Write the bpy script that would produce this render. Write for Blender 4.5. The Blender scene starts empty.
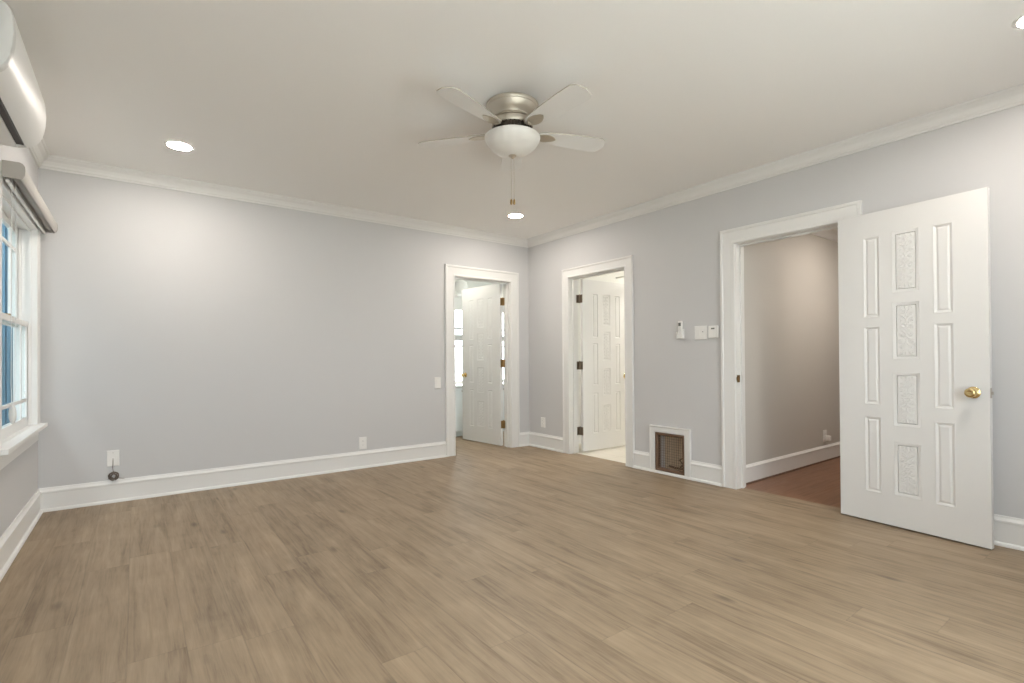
import bpy, bmesh, math, random
from mathutils import Matrix, Vector
random.seed(7)
SC = bpy.context.scene
COL = SC.collection
PI = math.pi

# ------------------------------------------------------------------ camera
YAW, PIT, ROLL = 0.6417, 0.0071, -0.0062
d = Vector((math.sin(YAW)*math.cos(PIT), math.cos(YAW)*math.cos(PIT), math.sin(PIT)))
r = Vector((math.cos(YAW), -math.sin(YAW), 0))
u = r.cross(d)
r2 = r*math.cos(ROLL) + u*math.sin(ROLL)
u2 = -r*math.sin(ROLL) + u*math.cos(ROLL)
cd = bpy.data.cameras.new('camera')
cam = bpy.data.objects.new('camera', cd)
COL.objects.link(cam)
M = Matrix.Identity(4)
for i in range(3):
    M[i][0] = r2[i]; M[i][1] = u2[i]; M[i][2] = -d[i]
M[0][3], M[1][3], M[2][3] = -3.998, -4.9925, 1.0883
cam.matrix_world = M
cd.sensor_width = 36.0
cd.lens = 503.4666/1024*36
cd.shift_y = 14.2575/1024
cd.clip_start = 0.02
SC.camera = cam

# ------------------------------------------------------------------ world, exposure
W = bpy.data.worlds.new('sky'); SC.world = W
W.use_nodes = True
wn = W.node_tree.nodes; wl = W.node_tree.links
bg = wn['Background']
bg.inputs[0].default_value = (0.93, 0.955, 1.0, 1)
bg.inputs[1].default_value = 6.6
SC.view_settings.view_transform = 'Standard'
SC.view_settings.look = 'None'
SC.view_settings.gamma = 1.0
SC.view_settings.use_curve_mapping = False
SC.view_settings.exposure = 0.40
SC.cycles.use_denoising = True
sl = bpy.data.lights.new('sun', 'SUN'); sl.energy = 12.0; sl.angle = 0.01; sl.color = (1.0, 0.95, 0.88)
so = bpy.data.objects.new('sun', sl); COL.objects.link(so); so.rotation_euler = (math.radians(-32), math.radians(8), 0)
SC.cycles.max_bounces = 12
SC.cycles.diffuse_bounces = 8
SC.cycles.caustics_reflective = False
SC.cycles.caustics_refractive = False
SC.cycles.sample_clamp_indirect = 8.0
LAMP_W = 230.0
LAMP_COL = (1.0, 0.92, 0.83)

XL = -4.5666      # left wall plane
YF = -5.40        # front wall plane (behind the camera)
ZC = 2.596        # ceiling
TH = 0.13         # wall thickness

# ------------------------------------------------------------------ materials
def mat(name, col, rough=0.5, metal=0.0, spec=0.5, emit=None, estr=0.0, coat=0.0, bump=None):
    m = bpy.data.materials.new(name); m.use_nodes = True
    nt = m.node_tree; b = nt.nodes['Principled BSDF']
    b.inputs['Base Color'].default_value = (*col, 1)
    b.inputs['Roughness'].default_value = rough
    b.inputs['Metallic'].default_value = metal
    b.inputs['Specular IOR Level'].default_value = spec
    b.inputs['Coat Weight'].default_value = coat
    if emit:
        b.inputs['Emission Color'].default_value = (*emit, 1)
        b.inputs['Emission Strength'].default_value = estr
    # subtle procedural variation
    geo = nt.nodes.new('ShaderNodeNewGeometry')
    nz = nt.nodes.new('ShaderNodeTexNoise'); nz.inputs['Scale'].default_value = bump[0] if bump else 60
    nz.inputs['Detail'].default_value = 3
    nt.links.new(geo.outputs['Position'], nz.inputs['Vector'])
    bp = nt.nodes.new('ShaderNodeBump')
    bp.inputs['Strength'].default_value = bump[1] if bump else 0.03
    bp.inputs['Distance'].default_value = 0.002
    nt.links.new(nz.outputs['Fac'], bp.inputs['Height'])
    nt.links.new(bp.outputs['Normal'], b.inputs['Normal'])
    return m

MT = dict(
    wall=mat('wall_paint', (0.580, 0.577, 0.580), 0.62, spec=0.3, bump=(140, 0.12)),
    hallwall_dim=mat('hallway_dim_tint', (0.54, 0.52, 0.485), 0.62, spec=0.3, bump=(140, 0.12)),  # same grey paint, with the hall's warm dim light mixed into the colour
    ceil=mat('ceiling_paint', (0.86, 0.85, 0.835), 0.8, spec=0.2, bump=(120, 0.10)),
    trim=mat('trim_paint', (0.75, 0.745, 0.73), 0.42, spec=0.4, bump=(40, 0.0)),
    door=mat('door_paint', (0.715, 0.71, 0.70), 0.45, spec=0.35, bump=(50, 0.0)),
    white=mat('white_plastic', (0.80, 0.79, 0.77), 0.4),
    ac=mat('ac_plastic', (0.80, 0.80, 0.79), 0.42, bump=(10, 0.0)),
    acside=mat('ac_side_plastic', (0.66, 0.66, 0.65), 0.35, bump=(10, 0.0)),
    dark=mat('dark_plastic', (0.035, 0.025, 0.022), 0.5),
    greylcd=mat('display_grey', (0.16, 0.17, 0.15), 0.3),
    brass=mat('polished_brass', (0.78, 0.60, 0.30), 0.18, 1.0, bump=(10, 0.0)),
    oldbrass=mat('aged_brass', (0.36, 0.24, 0.11), 0.35, 1.0),
    bronze=mat('bronze_hinge', (0.24, 0.19, 0.14), 0.4, 1.0),
    steel=mat('latch_steel', (0.45, 0.42, 0.38), 0.35, 1.0),
    nickel=mat('brushed_nickel', (0.60, 0.555, 0.48), 0.48, 1.0, bump=(10, 0.0)),
    fandark=mat('fan_dark_metal', (0.10, 0.085, 0.07), 0.4, 0.8),
    blade=mat('fan_blade_white', (0.78, 0.775, 0.76), 0.45),
    bladeedge=mat('fan_blade_edge', (0.42, 0.39, 0.34), 0.5),
    brown=mat('brown_painted_metal', (0.15, 0.088, 0.055), 0.4, 0.1),
    wire=mat('mesh_wire', (0.30, 0.22, 0.15), 0.4, 0.2),
    cavity=mat('duct_lining', (0.72, 0.60, 0.46), 0.8),
    rust=mat('rusty_pipe', (0.16, 0.10, 0.07), 0.7, 0.3),
    cable=mat('grey_cable', (0.19, 0.15, 0.12), 0.6),
    shade=mat('shade_cassette', (0.50, 0.48, 0.45), 0.45),
    shadecap=mat('shade_end_cap', (0.40, 0.375, 0.34), 0.5),
    fabric=mat('shade_fabric', (0.42, 0.41, 0.40), 0.85, bump=(900, 0.2)),
    cord=mat('white_cord', (0.72, 0.72, 0.70), 0.6),
    tile=mat('bathroom_tile', (0.72, 0.68, 0.60), 0.3),
    cabinet=mat('white_cabinet', (0.72, 0.75, 0.75), 0.35),
    stone=mat('pale_counter', (0.60, 0.60, 0.58), 0.25),
    groundm=mat('ground_pale_bounce', (0.62, 0.60, 0.56), 0.9, bump=(20, 0.5)),
    bathwall=mat('bathroom_paint', (0.80, 0.80, 0.77), 0.5),
    glow=mat('frosted_lamp_glass', (0.85, 0.84, 0.82), 0.35, emit=(1, 0.93, 0.82), estr=0.0),
)

def emission(name, col, s):
    m = bpy.data.materials.new(name); m.use_nodes = True
    nt = m.node_tree; nt.nodes.clear()
    e = nt.nodes.new('ShaderNodeEmission'); o = nt.nodes.new('ShaderNodeOutputMaterial')
    e.inputs[0].default_value = (*col, 1); e.inputs[1].default_value = s
    nt.links.new(e.outputs[0], o.inputs[0]); return m
MT['lens'] = emission('downlight_lens', LAMP_COL, LAMP_W)
MT['bathlens'] = emission('bathroom_lamp_lens', (1.0, 0.95, 0.88), 175)
MT['hallfill'] = emission('added_hallway_lens', (1.0, 0.90, 0.80), 34)

def glass_mat():
    m = bpy.data.materials.new('window_glass'); m.use_nodes = True
    nt = m.node_tree; nt.nodes.clear()
    t = nt.nodes.new('ShaderNodeBsdfTransparent'); t.inputs[0].default_value = (0.93, 0.97, 0.97, 1)
    g = nt.nodes.new('ShaderNodeBsdfGlossy'); g.inputs['Roughness'].default_value = 0.02
    mx = nt.nodes.new('ShaderNodeMixShader'); o = nt.nodes.new('ShaderNodeOutputMaterial')
    mx.inputs[0].default_value = 0.05; nt.links.new(t.outputs[0], mx.inputs[1])
    nt.links.new(g.outputs[0], mx.inputs[2]); nt.links.new(mx.outputs[0], o.inputs[0])
    return m
MT['glass'] = glass_mat()
MT['utilfill'] = emission('added_utility_lens', (1.0, 0.95, 0.84), 48)

def frost_mat():
    m = bpy.data.materials.new('frosted_bowl_glass'); m.use_nodes = True
    nt = m.node_tree; b = nt.nodes['Principled BSDF']
    b.inputs['Base Color'].default_value = (0.82, 0.80, 0.77, 1)
    b.inputs['Roughness'].default_value = 0.35
    b.inputs['Subsurface Weight'].default_value = 0.15
    b.inputs['Subsurface Radius'].default_value = (0.03, 0.03, 0.03)
    tc = nt.nodes.new('ShaderNodeTexCoord'); mp = nt.nodes.new('ShaderNodeMapping')
    mp.inputs['Scale'].default_value = (6, 6, 40)
    nz = nt.nodes.new('ShaderNodeTexNoise'); nz.inputs['Scale'].default_value = 1.5; nz.inputs['Detail'].default_value = 4
    cr = nt.nodes.new('ShaderNodeValToRGB')
    cr.color_ramp.elements[0].color = (0.68, 0.66, 0.62, 1); cr.color_ramp.elements[1].color = (0.75, 0.74, 0.71, 1)
    nt.links.new(tc.outputs['Object'], mp.inputs[0]); nt.links.new(mp.outputs[0], nz.inputs['Vector'])
    nt.links.new(nz.outputs['Fac'], cr.inputs[0]); nt.links.new(cr.outputs[0], b.inputs['Base Color'])
    return m
MT['frost'] = frost_mat()

def plank_mat(name, dark, light, pw, plen, axis='y', rough=(0.38, 0.55), grainmix=0.22, seam=0.86):
    """wood planks running along `axis`, from world position"""
    m = bpy.data.materials.new(name); m.use_nodes = True
    nt = m.node_tree; N = nt.nodes; L = nt.links; b = N['Principled BSDF']
    def math_(op, a, c=None, v=None):
        n = N.new('ShaderNodeMath'); n.operation = op
        L.new(a, n.inputs[0]) if hasattr(a, 'links') else setattr(n.inputs[0], 'default_value', a)
        if c is not None:
            L.new(c, n.inputs[1]) if hasattr(c, 'links') else setattr(n.inputs[1], 'default_value', c)
        return n.outputs[0]
    geo = N.new('ShaderNodeNewGeometry'); sp = N.new('ShaderNodeSeparateXYZ')
    L.new(geo.outputs['Position'], sp.inputs[0])
    X, Y = (sp.outputs[0], sp.outputs[1]) if axis == 'y' else (sp.outputs[1], sp.outputs[0])
    gx = math_('DIVIDE', X, pw); row = math_('FLOOR', gx)
    w1 = N.new('ShaderNodeTexWhiteNoise'); w1.noise_dimensions = '1D'; L.new(row, w1.inputs['W'])
    off = math_('MULTIPLY', w1.outputs['Value'], plen*7.3)
    gy = math_('DIVIDE', math_('ADD', Y, off), plen); colm = math_('FLOOR', gy)
    cb = N.new('ShaderNodeCombineXYZ'); L.new(row, cb.inputs[0]); L.new(colm, cb.inputs[1])
    w2 = N.new('ShaderNodeTexWhiteNoise'); w2.noise_dimensions = '3D'; L.new(cb.outputs[0], w2.inputs['Vector'])
    def stretched(sx, sy, seed, detail, dist, rough_=0.6):
        c = N.new('ShaderNodeCombineXYZ')
        L.new(math_('MULTIPLY', X, sx), c.inputs[0]); L.new(math_('MULTIPLY', Y, sy), c.inputs[1])
        L.new(math_('MULTIPLY', w2.outputs['Value'], seed), c.inputs[2])
        n = N.new('ShaderNodeTexNoise'); n.inputs['Scale'].default_value = 1
        n.inputs['Detail'].default_value = detail; n.inputs['Distortion'].default_value = dist
        n.inputs['Roughness'].default_value = rough_
        L.new(c.outputs[0], n.inputs['Vector']); return n.outputs['Fac']
    big = stretched(11, 0.9, 40, 4, 0.8)
    mid = stretched(36, 2.0, 77, 6, 1.3)
    fine = stretched(210, 9, 91, 3, 0.3)
    blotch = stretched(5, 3.5, 23, 3, 0.4)
    s = math_('ADD', math_('MULTIPLY', big, 0.42), math_('MULTIPLY', mid, 0.33))
    s = math_('ADD', s, math_('MULTIPLY', fine, 0.13))
    s = math_('ADD', s, math_('MULTIPLY', blotch, 0.22))
    s = math_('ADD', s, math_('MULTIPLY', math_('SUBTRACT', w2.outputs['Value'], 0.5), grainmix*0.20))
    cr = N.new('ShaderNodeValToRGB'); L.new(s, cr.inputs[0])
    cr.color_ramp.elements[0].position = 0.34; cr.color_ramp.elements[0].color = (*dark, 1)
    cr.color_ramp.elements[1].position = 0.74; cr.color_ramp.elements[1].color = (*light, 1)
    e = cr.color_ramp.elements.new(0.52)
    e.color = (*[a*0.45+c*0.55 for a, c in zip(dark, light)], 1)
    # knots
    c = N.new('ShaderNodeCombineXYZ'); L.new(math_('MULTIPLY', X, 5.0), c.inputs[0]); L.new(math_('MULTIPLY', Y, 2.0), c.inputs[1])
    L.new(math_('MULTIPLY', w2.outputs['Value'], 31), c.inputs[2])
    vo = N.new('ShaderNodeTexVoronoi'); vo.inputs['Scale'].default_value = 1.0; L.new(c.outputs[0], vo.inputs['Vector'])
    kn = N.new('ShaderNodeMapRange'); kn.inputs['From Min'].default_value = 0.03; kn.inputs['From Max'].default_value = 0.14
    kn.inputs['To Min'].default_value = 0.55; kn.inputs['To Max'].default_value = 1.0
    L.new(vo.outputs['Distance'], kn.inputs['Value'])
    # seams
    fx = math_('FRACT', gx); ex = math_('MINIMUM', fx, math_('SUBTRACT', 1.0, fx))
    fy = math_('FRACT', gy); ey = math_('MINIMUM', fy, math_('SUBTRACT', 1.0, fy))
    sx = N.new('ShaderNodeMapRange'); sx.inputs['From Min'].default_value = 0.002/pw*0.6; sx.inputs['From Max'].default_value = 0.004/pw
    sx.inputs['To Min'].default_value = seam; sx.inputs['To Max'].default_value = 1; L.new(ex, sx.inputs['Value'])
    sy = N.new('ShaderNodeMapRange'); sy.inputs['From Min'].default_value = 0.001/plen; sy.inputs['From Max'].default_value = 0.003/plen
    sy.inputs['To Min'].default_value = seam; sy.inputs['To Max'].default_value = 1; L.new(ey, sy.inputs['Value'])
    k = math_('MULTIPLY', math_('MULTIPLY', sx.outputs[0], sy.outputs[0]), kn.outputs[0])
    mx = N.new('ShaderNodeMix'); mx.data_type = 'RGBA'; mx.blend_type = 'MULTIPLY'; mx.inputs[0].default_value = 1.0
    L.new(cr.outputs[0], mx.inputs[6]); L.new(k, mx.inputs[7]); L.new(mx.outputs[2], b.inputs['Base Color'])
    rr = N.new('ShaderNodeMapRange'); rr.inputs['To Min'].default_value = rough[1]; rr.inputs['To Max'].default_value = rough[0]
    L.new(mid, rr.inputs['Value']); L.new(rr.outputs[0], b.inputs['Roughness'])
    b.inputs['Specular IOR Level'].default_value = 0.42
    bp = N.new('ShaderNodeBump'); bp.inputs['Strength'].default_value = 0.12; bp.inputs['Distance'].default_value = 0.001
    L.new(math_('MULTIPLY', fine, k), bp.inputs['Height']); L.new(bp.outputs[0], b.inputs['Normal'])
    return m
MT['floor'] = plank_mat('oak_vinyl_planks', (0.105, 0.070, 0.040), (0.395, 0.295, 0.195), 0.183, 1.22)
MT['hallfloor'] = plank_mat('hallway_red_oak', (0.13, 0.055, 0.028), (0.26, 0.125, 0.062), 0.057, 0.9, axis='x', rough=(0.25, 0.4))

def siding_mat():
    m = bpy.data.materials.new('blue_siding_paint'); m.use_nodes = True
    nt = m.node_tree; N = nt.nodes; L = nt.links; b = N['Principled BSDF']
    g = N.new('ShaderNodeNewGeometry'); mp = N.new('ShaderNodeMapping'); mp.inputs['Scale'].default_value = (9, 9, 0.5)
    nz = N.new('ShaderNodeTexNoise'); nz.inputs['Scale'].default_value = 1; nz.inputs['Detail'].default_value = 2
    cr = N.new('ShaderNodeValToRGB')
    cr.color_ramp.elements[0].position = 0.36; cr.color_ramp.elements[0].color = (0.013, 0.042, 0.058, 1)
    cr.color_ramp.elements[1].position = 0.64; cr.color_ramp.elements[1].color = (0.042, 0.110, 0.170, 1)
    L.new(g.outputs['Position'], mp.inputs[0]); L.new(mp.outputs[0], nz.inputs['Vector'])
    L.new(nz.outputs['Fac'], cr.inputs[0]); L.new(cr.outputs[0], b.inputs['Base Color'])
    b.inputs['Roughness'].default_value = 0.6
    return m
MT['siding'] = siding_mat()

def tile_mat():
    m = MT['tile']; nt = m.node_tree; N = nt.nodes; L = nt.links; b = N['Principled BSDF']
    g = N.new('ShaderNodeNewGeometry')
    br = N.new('ShaderNodeTexBrick'); br.offset = 0.0
    br.inputs['Scale'].default_value = 1.0; br.inputs['Brick Width'].default_value = 0.305; br.inputs['Row Height'].default_value = 0.305
    br.inputs['Mortar Size'].default_value = 0.003
    br.inputs['Color1'].default_value = (0.66, 0.62, 0.54, 1); br.inputs['Color2'].default_value = (0.70, 0.66, 0.58, 1)
    br.inputs['Mortar'].default_value = (0.50, 0.47, 0.41, 1)
    L.new(g.outputs['Position'], br.inputs['Vector']); L.new(br.outputs['Color'], b.inputs['Base Color'])
tile_mat()

# ------------------------------------------------------------------ mesh builder
class MB:
    def __init__(s, T=None): s.v = []; s.f = []; s.mi = []; s.T = T; s.cur = 0
    def vert(s, p):
        s.v.append(s.T(*p) if s.T else tuple(p)); return len(s.v)-1
    def face(s, ids): s.f.append(tuple(ids)); s.mi.append(s.cur)
    def box(s, x0, x1, y0, y1, z0, z1):
        i = [s.vert(p) for p in ((x0,y0,z0),(x1,y0,z0),(x1,y1,z0),(x0,y1,z0),(x0,y0,z1),(x1,y0,z1),(x1,y1,z1),(x0,y1,z1))]
        for q in ((0,3,2,1),(4,5,6,7),(0,1,5,4),(1,2,6,5),(2,3,7,6),(3,0,4,7)): s.face([i[k] for k in q])
    def rings(s, rings, closed=True, caps=True):
        R = [[s.vert(p) for p in ring] for ring in rings]; n = len(R[0])
        for a, b_ in zip(R, R[1:]):
            for k in range(n if closed else n-1):
                s.face((a[k], a[(k+1) % n], b_[(k+1) % n], b_[k]))
        if caps: s.face(R[0][::-1]); s.face(R[-1])
    def lathe(s, prof, c=(0,0,0), n=40, axis='z', caps=True):
        rs = []
        for rad, h in prof:
            ring = []
            for k in range(n):
                a = 2*PI*k/n; x, y = rad*math.cos(a), rad*math.sin(a)
                p = {'z': (x, y, h), 'x': (h, x, y), 'y': (y, h, x)}[axis]
                ring.append((c[0]+p[0], c[1]+p[1], c[2]+p[2]))
            rs.append(ring)
        s.rings(rs, True, caps)
    def tube(s, pts, rad, n=10, closed=False):
        pts = [Vector(p) for p in pts]; rs = []; up = Vector((0.13, 0.31, 0.94)).normalized(); N = len(pts)
        for k, p in enumerate(pts):
            if closed: t = pts[(k+1) % N] - pts[k-1]
            else: t = pts[min(k+1, N-1)] - pts[max(k-1, 0)]
            t.normalize(); a = t.cross(up)
            if a.length < 1e-3: a = t.cross(Vector((1, 0, 0)))
            a.normalize(); b_ = t.cross(a)
            rs.append([tuple(p + rad*(a*math.cos(2*PI*j/n) + b_*math.sin(2*PI*j/n))) for j in range(n)])
        if closed: rs.append(rs[0])
        s.rings(rs, True, not closed)
    def build(s, name, m, parent=None, smooth=None, bevel=0, kind=None, label=None, cat=None, group=None, loc=None, recalc=True):
        me = bpy.data.meshes.new(name)
        me.from_pydata(s.v, [], s.f)
        for mm in (m if isinstance(m, (list, tuple)) else [m]): me.materials.append(MT[mm])
        me.polygons.foreach_set('material_index', s.mi)
        bm = bmesh.new(); bm.from_mesh(me)
        bmesh.ops.remove_doubles(bm, verts=bm.verts, dist=1e-6)
        if recalc: bmesh.ops.recalc_face_normals(bm, faces=bm.faces)
        bm.to_mesh(me); bm.free()
        o = bpy.data.objects.new(name, me); COL.objects.link(o)
        if parent: o.parent = parent
        if loc: o.location = loc
        if bevel:
            b_ = o.modifiers.new('bevel', 'BEVEL'); b_.width = bevel; b_.segments = 2; b_.limit_method = 'ANGLE'; b_.angle_limit = math.radians(40)
        if smooth is not None:
            me.polygons.foreach_set('use_smooth', [True]*len(me.polygons))
            me.set_sharp_from_angle(angle=math.radians(smooth))
        tag(o, label, cat, group, kind)
        return o

def tag(o, label=None, cat=None, group=None, kind=None):
    if label: o['label'] = label
    if cat: o['category'] = cat
    if group: o['group'] = group
    if kind: o['kind'] = kind
    return o

def thing(name, label, cat, loc=(0, 0, 0), rz=0, group=None, kind=None):
    o = bpy.data.objects.new(name, None); COL.objects.link(o)
    o.empty_display_size = 0.1
    o.location = loc; o.rotation_euler = (0, 0, rz)
    return tag(o, label, cat, group, kind)

def copy_tree(o, parent=None):
    c = o.copy(); COL.objects.link(c); c.parent = parent
    for ch in [x for x in bpy.data.objects if x.parent is o]: copy_tree(ch, c)
    return c

# wall mappings: (u along wall, z, d off the wall into the room)
back = lambda a, z, dd: (a, -dd, z)
right = lambda a, z, dd: (-dd, a, z)
left = lambda a, z, dd: (XL+dd, a, z)
front = lambda a, z, dd: (a, YF+dd, z)
def at(T, x0, z0, d0=0): return lambda a, z, dd: T(a+x0, z+z0, dd+d0)
def wbox(mb, u0, u1, z0, z1, d0, d1):
    mb.box(u0, u1, z0, z1, d0, d1)     # with T set: args are (u, z, d)

def wall(name, T, u0, u1, z1, holes, m='wall', th=TH, label='', z0=0.0):
    """wall with rectangular holes, built as slabs"""
    mb = MB(T); hs = sorted(holes)
    c = u0
    for (a, b_, za, zb) in hs:
        if a > c: wbox(mb, c, a, z0, z1, -th, 0)
        if za > z0: wbox(mb, a, b_, z0, za, -th, 0)
        if zb < z1: wbox(mb, a, b_, zb, z1, -th, 0)
        c = b_
    if c < u1: wbox(mb, c, u1, z0, z1, -th, 0)
    return mb.build(name, m, kind='structure', label=label, cat='wall')

# ------------------------------------------------------------------ room shell
A0, A1, B0, B1, C0, C1, DH = -1.085, -0.295, -1.578, -0.752, -3.547, -2.755, 2.04
DHB = 2.019
CWB = 0.105
WY0, WY1, WZ0, WZ1 = -1.39, -0.24, 0.645, 2.00
mb = MB(); mb.box(XL-0.02, 0.08, YF-0.02, 1.72, -0.06, 0); mb.build('floor', 'floor', kind='structure', label='light brown oak plank floor of the empty room', cat='floor')
mb = MB(); mb.box(XL-0.15, 0.13, YF-0.15, 0.13, ZC, ZC+0.1); mb.build('ceiling', 'ceil', kind='structure', label='smooth off-white ceiling of the main room', cat='ceiling')
wall('wall_back', back, XL-0.098, 0.0, ZC, [(A0-0.015, A1+0.015, 0, DH+0.015)], label='long grey back wall with the doorway near its right end')
G0, G1, GZ0, GZ1 = -2.262, -1.945, 0.024, 0.384
wall('wall_right', right, YF-0.15, 0.13, ZC, [(C0-0.015, C1+0.015, 0, DH+0.015), (G0, G1, GZ0, GZ1), (B0-0.015, B1+0.015, 0, DHB+0.015)], label='grey right wall with two doorways and a low grille')
wall('wall_left', left, YF-0.15, 0.0, ZC, [(WY0-0.012, WY1+0.012, WZ0-0.01, WZ1+0.012)], th=0.098, label='narrow grey left wall with the window')
FW = [(-4.15, -2.55, 0.45, 2.2), (-2.35, -1.15, 0.45, 2.2)]  # front window openings, added to bring daylight in from behind the camera
wall('wall_front', front, XL, 0.0, ZC, [(a-0.012, b_+0.012, c-0.01, e+0.012) for a, b_, c, e in FW], th=0.15, label='grey wall behind the camera with two windows added for daylight')

# crown moulding round the room
prof = [(0, -0.091), (0.010, -0.091), (0.012, -0.080), (0.020, -0.074), (0.024, -0.060), (0.036, -0.040), (0.052, -0.026), (0.058, -0.016), (0.066, -0.012), (0.071, -0.0005), (0, -0.0005)]
mb = MB()
mb.rings([[(XL+dd, -dd, ZC+z), ] for dd, z in prof][:0] or
         [[(XL+dd, -dd, ZC+z) for dd, z in prof], [(-dd, -dd, ZC+z) for dd, z in prof], [(-dd, YF+dd, ZC+z) for dd, z in prof],
          [(XL+dd, YF+dd, ZC+z) for dd, z in prof], [(XL+dd, -dd, ZC+z) for dd, z in prof]], True, False)
mb.build('trim_1', 'trim', kind='structure', label='white crown moulding running round the top of the room', cat='moulding')

BBP = [(0, 0), (0.030, 0), (0.0295, 0.008), (0.026, 0.016), (0.019, 0.021), (0.015, 0.0225), (0.015, 0.132), (0.019, 0.135), (0.019, 0.146), (0.014, 0.152), (0.009, 0.160), (0.006, 0.172), (0, 0.172)]
def baseboard(name, T, runs, label, prof=BBP, m='trim', sc=1.0):
    mb = MB(T)
    for a, b_, ma, mb_ in runs:   # ma/mb_: mitre at that end
        mb.rings([[(a + (dd if ma else 0), z*sc, dd) for dd, z in prof], [(b_ - (dd if mb_ else 0), z*sc, dd) for dd, z in prof]])
    return mb.build(name, m, kind='structure', label=label, cat='baseboard')
CW = 0.125
baseboard('baseboard_back', back, [(XL, A0-CW, 1, 0), (A1+CW, 0, 0, 1)], 'white baseboard along the long back wall')
baseboard('baseboard_right', right, [(B1+CWB, 0, 0, 1), (-1.881, B0-CWB, 0, 0), (C1+CW, -2.326, 0, 0), (YF, C0-CW, 1, 0)], 'white baseboard along the right wall in short runs')
baseboard('baseboard_left', left, [(YF, 0, 1, 1)], 'white baseboard under the window on the left wall')
baseboard('baseboard_front', front, [(XL, 0, 1, 1)], 'white baseboard on the wall behind the camera')

# door casings with jamb and stop
CP = [(0.0, 0.0), (0.0, 0.014), (0.004, 0.019), (0.020, 0.020), (0.024, 0.017), (0.098, 0.019), (0.104, 0.025), (0.121, 0.025), (0.125, 0.020), (0.125, 0.0)]
def casing(name, T, u0, u1, zt, depth, label, prof=CP, stop=0.06):
    mb = MB(T)
    mb.rings([[(u0-t, 0.0, dd) for t, dd in prof], [(u0-t, zt+t, dd) for t, dd in prof],
              [(u1+t, zt+t, dd) for t, dd in prof], [(u1+t, 0.0, dd) for t, dd in prof]])
    # jamb lining (inside the wall) with door stop
    for (a, b_) in ((u0-0.015, u0+0.004), (u1-0.004, u1+0.015)):
        wbox(mb, a, b_, 0, zt+0.015, -depth, 0.0)
    wbox(mb, u0, u1, zt-0.004, zt+0.015, -depth, 0.0)
    s0, s1 = -stop-0.02, -stop+0.015
    wbox(mb, u0+0.004, u0+0.016, 0, zt-0.004, s0, s1); wbox(mb, u1-0.016, u1-0.004, 0, zt-0.004, s0, s1)
    wbox(mb, u0+0.016, u1-0.016, zt-0.016, zt-0.004, s0, s1)
    return mb.build(name, 'trim', kind='structure', label=label, cat='door frame')
casing('trim_2', back, A0, A1, DH, TH, 'white casing and jamb round the back wall doorway')
casing('trim_3', right, B0, B1, DHB, TH, 'white casing and jamb round the bathroom doorway', prof=[(t*CWB/0.125, q) for t, q in CP])
casing('trim_4', right, C0, C1, DH, TH, 'white casing and jamb round the hallway doorway', stop=0.075)

# ------------------------------------------------------------------ panelled doors
DW, DHT, DT = 0.785, 2.03, 0.036
PAN = []   # (u0,u1,z0,z1,carved) in leaf coordinates, u from hinge
for (a, b_) in ((0.152, 0.254), (0.531, 0.633)):
    for (z0, z1) in ((0.188, 0.690), (0.764, 1.282), (1.336, 1.874)): PAN.append((a, b_, z0, z1, False))
for (z0, z1) in ((0.194, 0.543), (0.634, 0.984), (1.058, 1.428), (1.484, 1.882)): PAN.append((0.316, 0.469, z0, z1, True))
PAN = [(a, b_, z0, z1, c) for a, b_, z0, z1, c in PAN]

def slab_mesh():
    mb = MB()
    us = sorted({0, DW} | {p[0] for p in PAN} | {p[1] for p in PAN})
    zs = sorted({0, DHT} | {p[2] for p in PAN} | {p[3] for p in PAN})
    inside = lambda a, z: any(p[0] < a < p[1] and p[2] < z < p[3] for p in PAN)
    for y in (0.0, DT):
        for i in range(len(us)-1):
            for j in range(len(zs)-1):
                if inside((us[i]+us[i+1])/2, (zs[j]+zs[j+1])/2): continue
                mb.face([mb.vert(p) for p in ((us[i], y, zs[j]), (us[i+1], y, zs[j]), (us[i+1], y, zs[j+1]), (us[i], y, zs[j+1]))])
    for (a, b_) in (((0, 0), (DW, 0)),):
        pass
    for i in range(len(us)-1):
        for z in (0, DHT):
            mb.face([mb.vert(p) for p in ((us[i], 0, z), (us[i+1], 0, z), (us[i+1], DT, z), (us[i], DT, z))])
    for j in range(len(zs)-1):
        for a in (0, DW):
            mb.face([mb.vert(p) for p in ((a, 0, zs[j]), (a, 0, zs[j+1]), (a, DT, zs[j+1]), (a, DT, zs[j]))])
    for (a, b_, z0, z1, c) in PAN:      # edges of the panel openings
        for q in (((a, z0), (b_, z0)), ((b_, z0), (b_, z1)), ((b_, z1), (a, z1)), ((a, z1), (a, z0))):
            (p0, q0), (p1, q1) = q
            mb.face([mb.vert(p) for p in ((p0, 0, q0), (p1, 0, q1), (p1, DT, q1), (p0, DT, q0))])
    return mb

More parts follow.
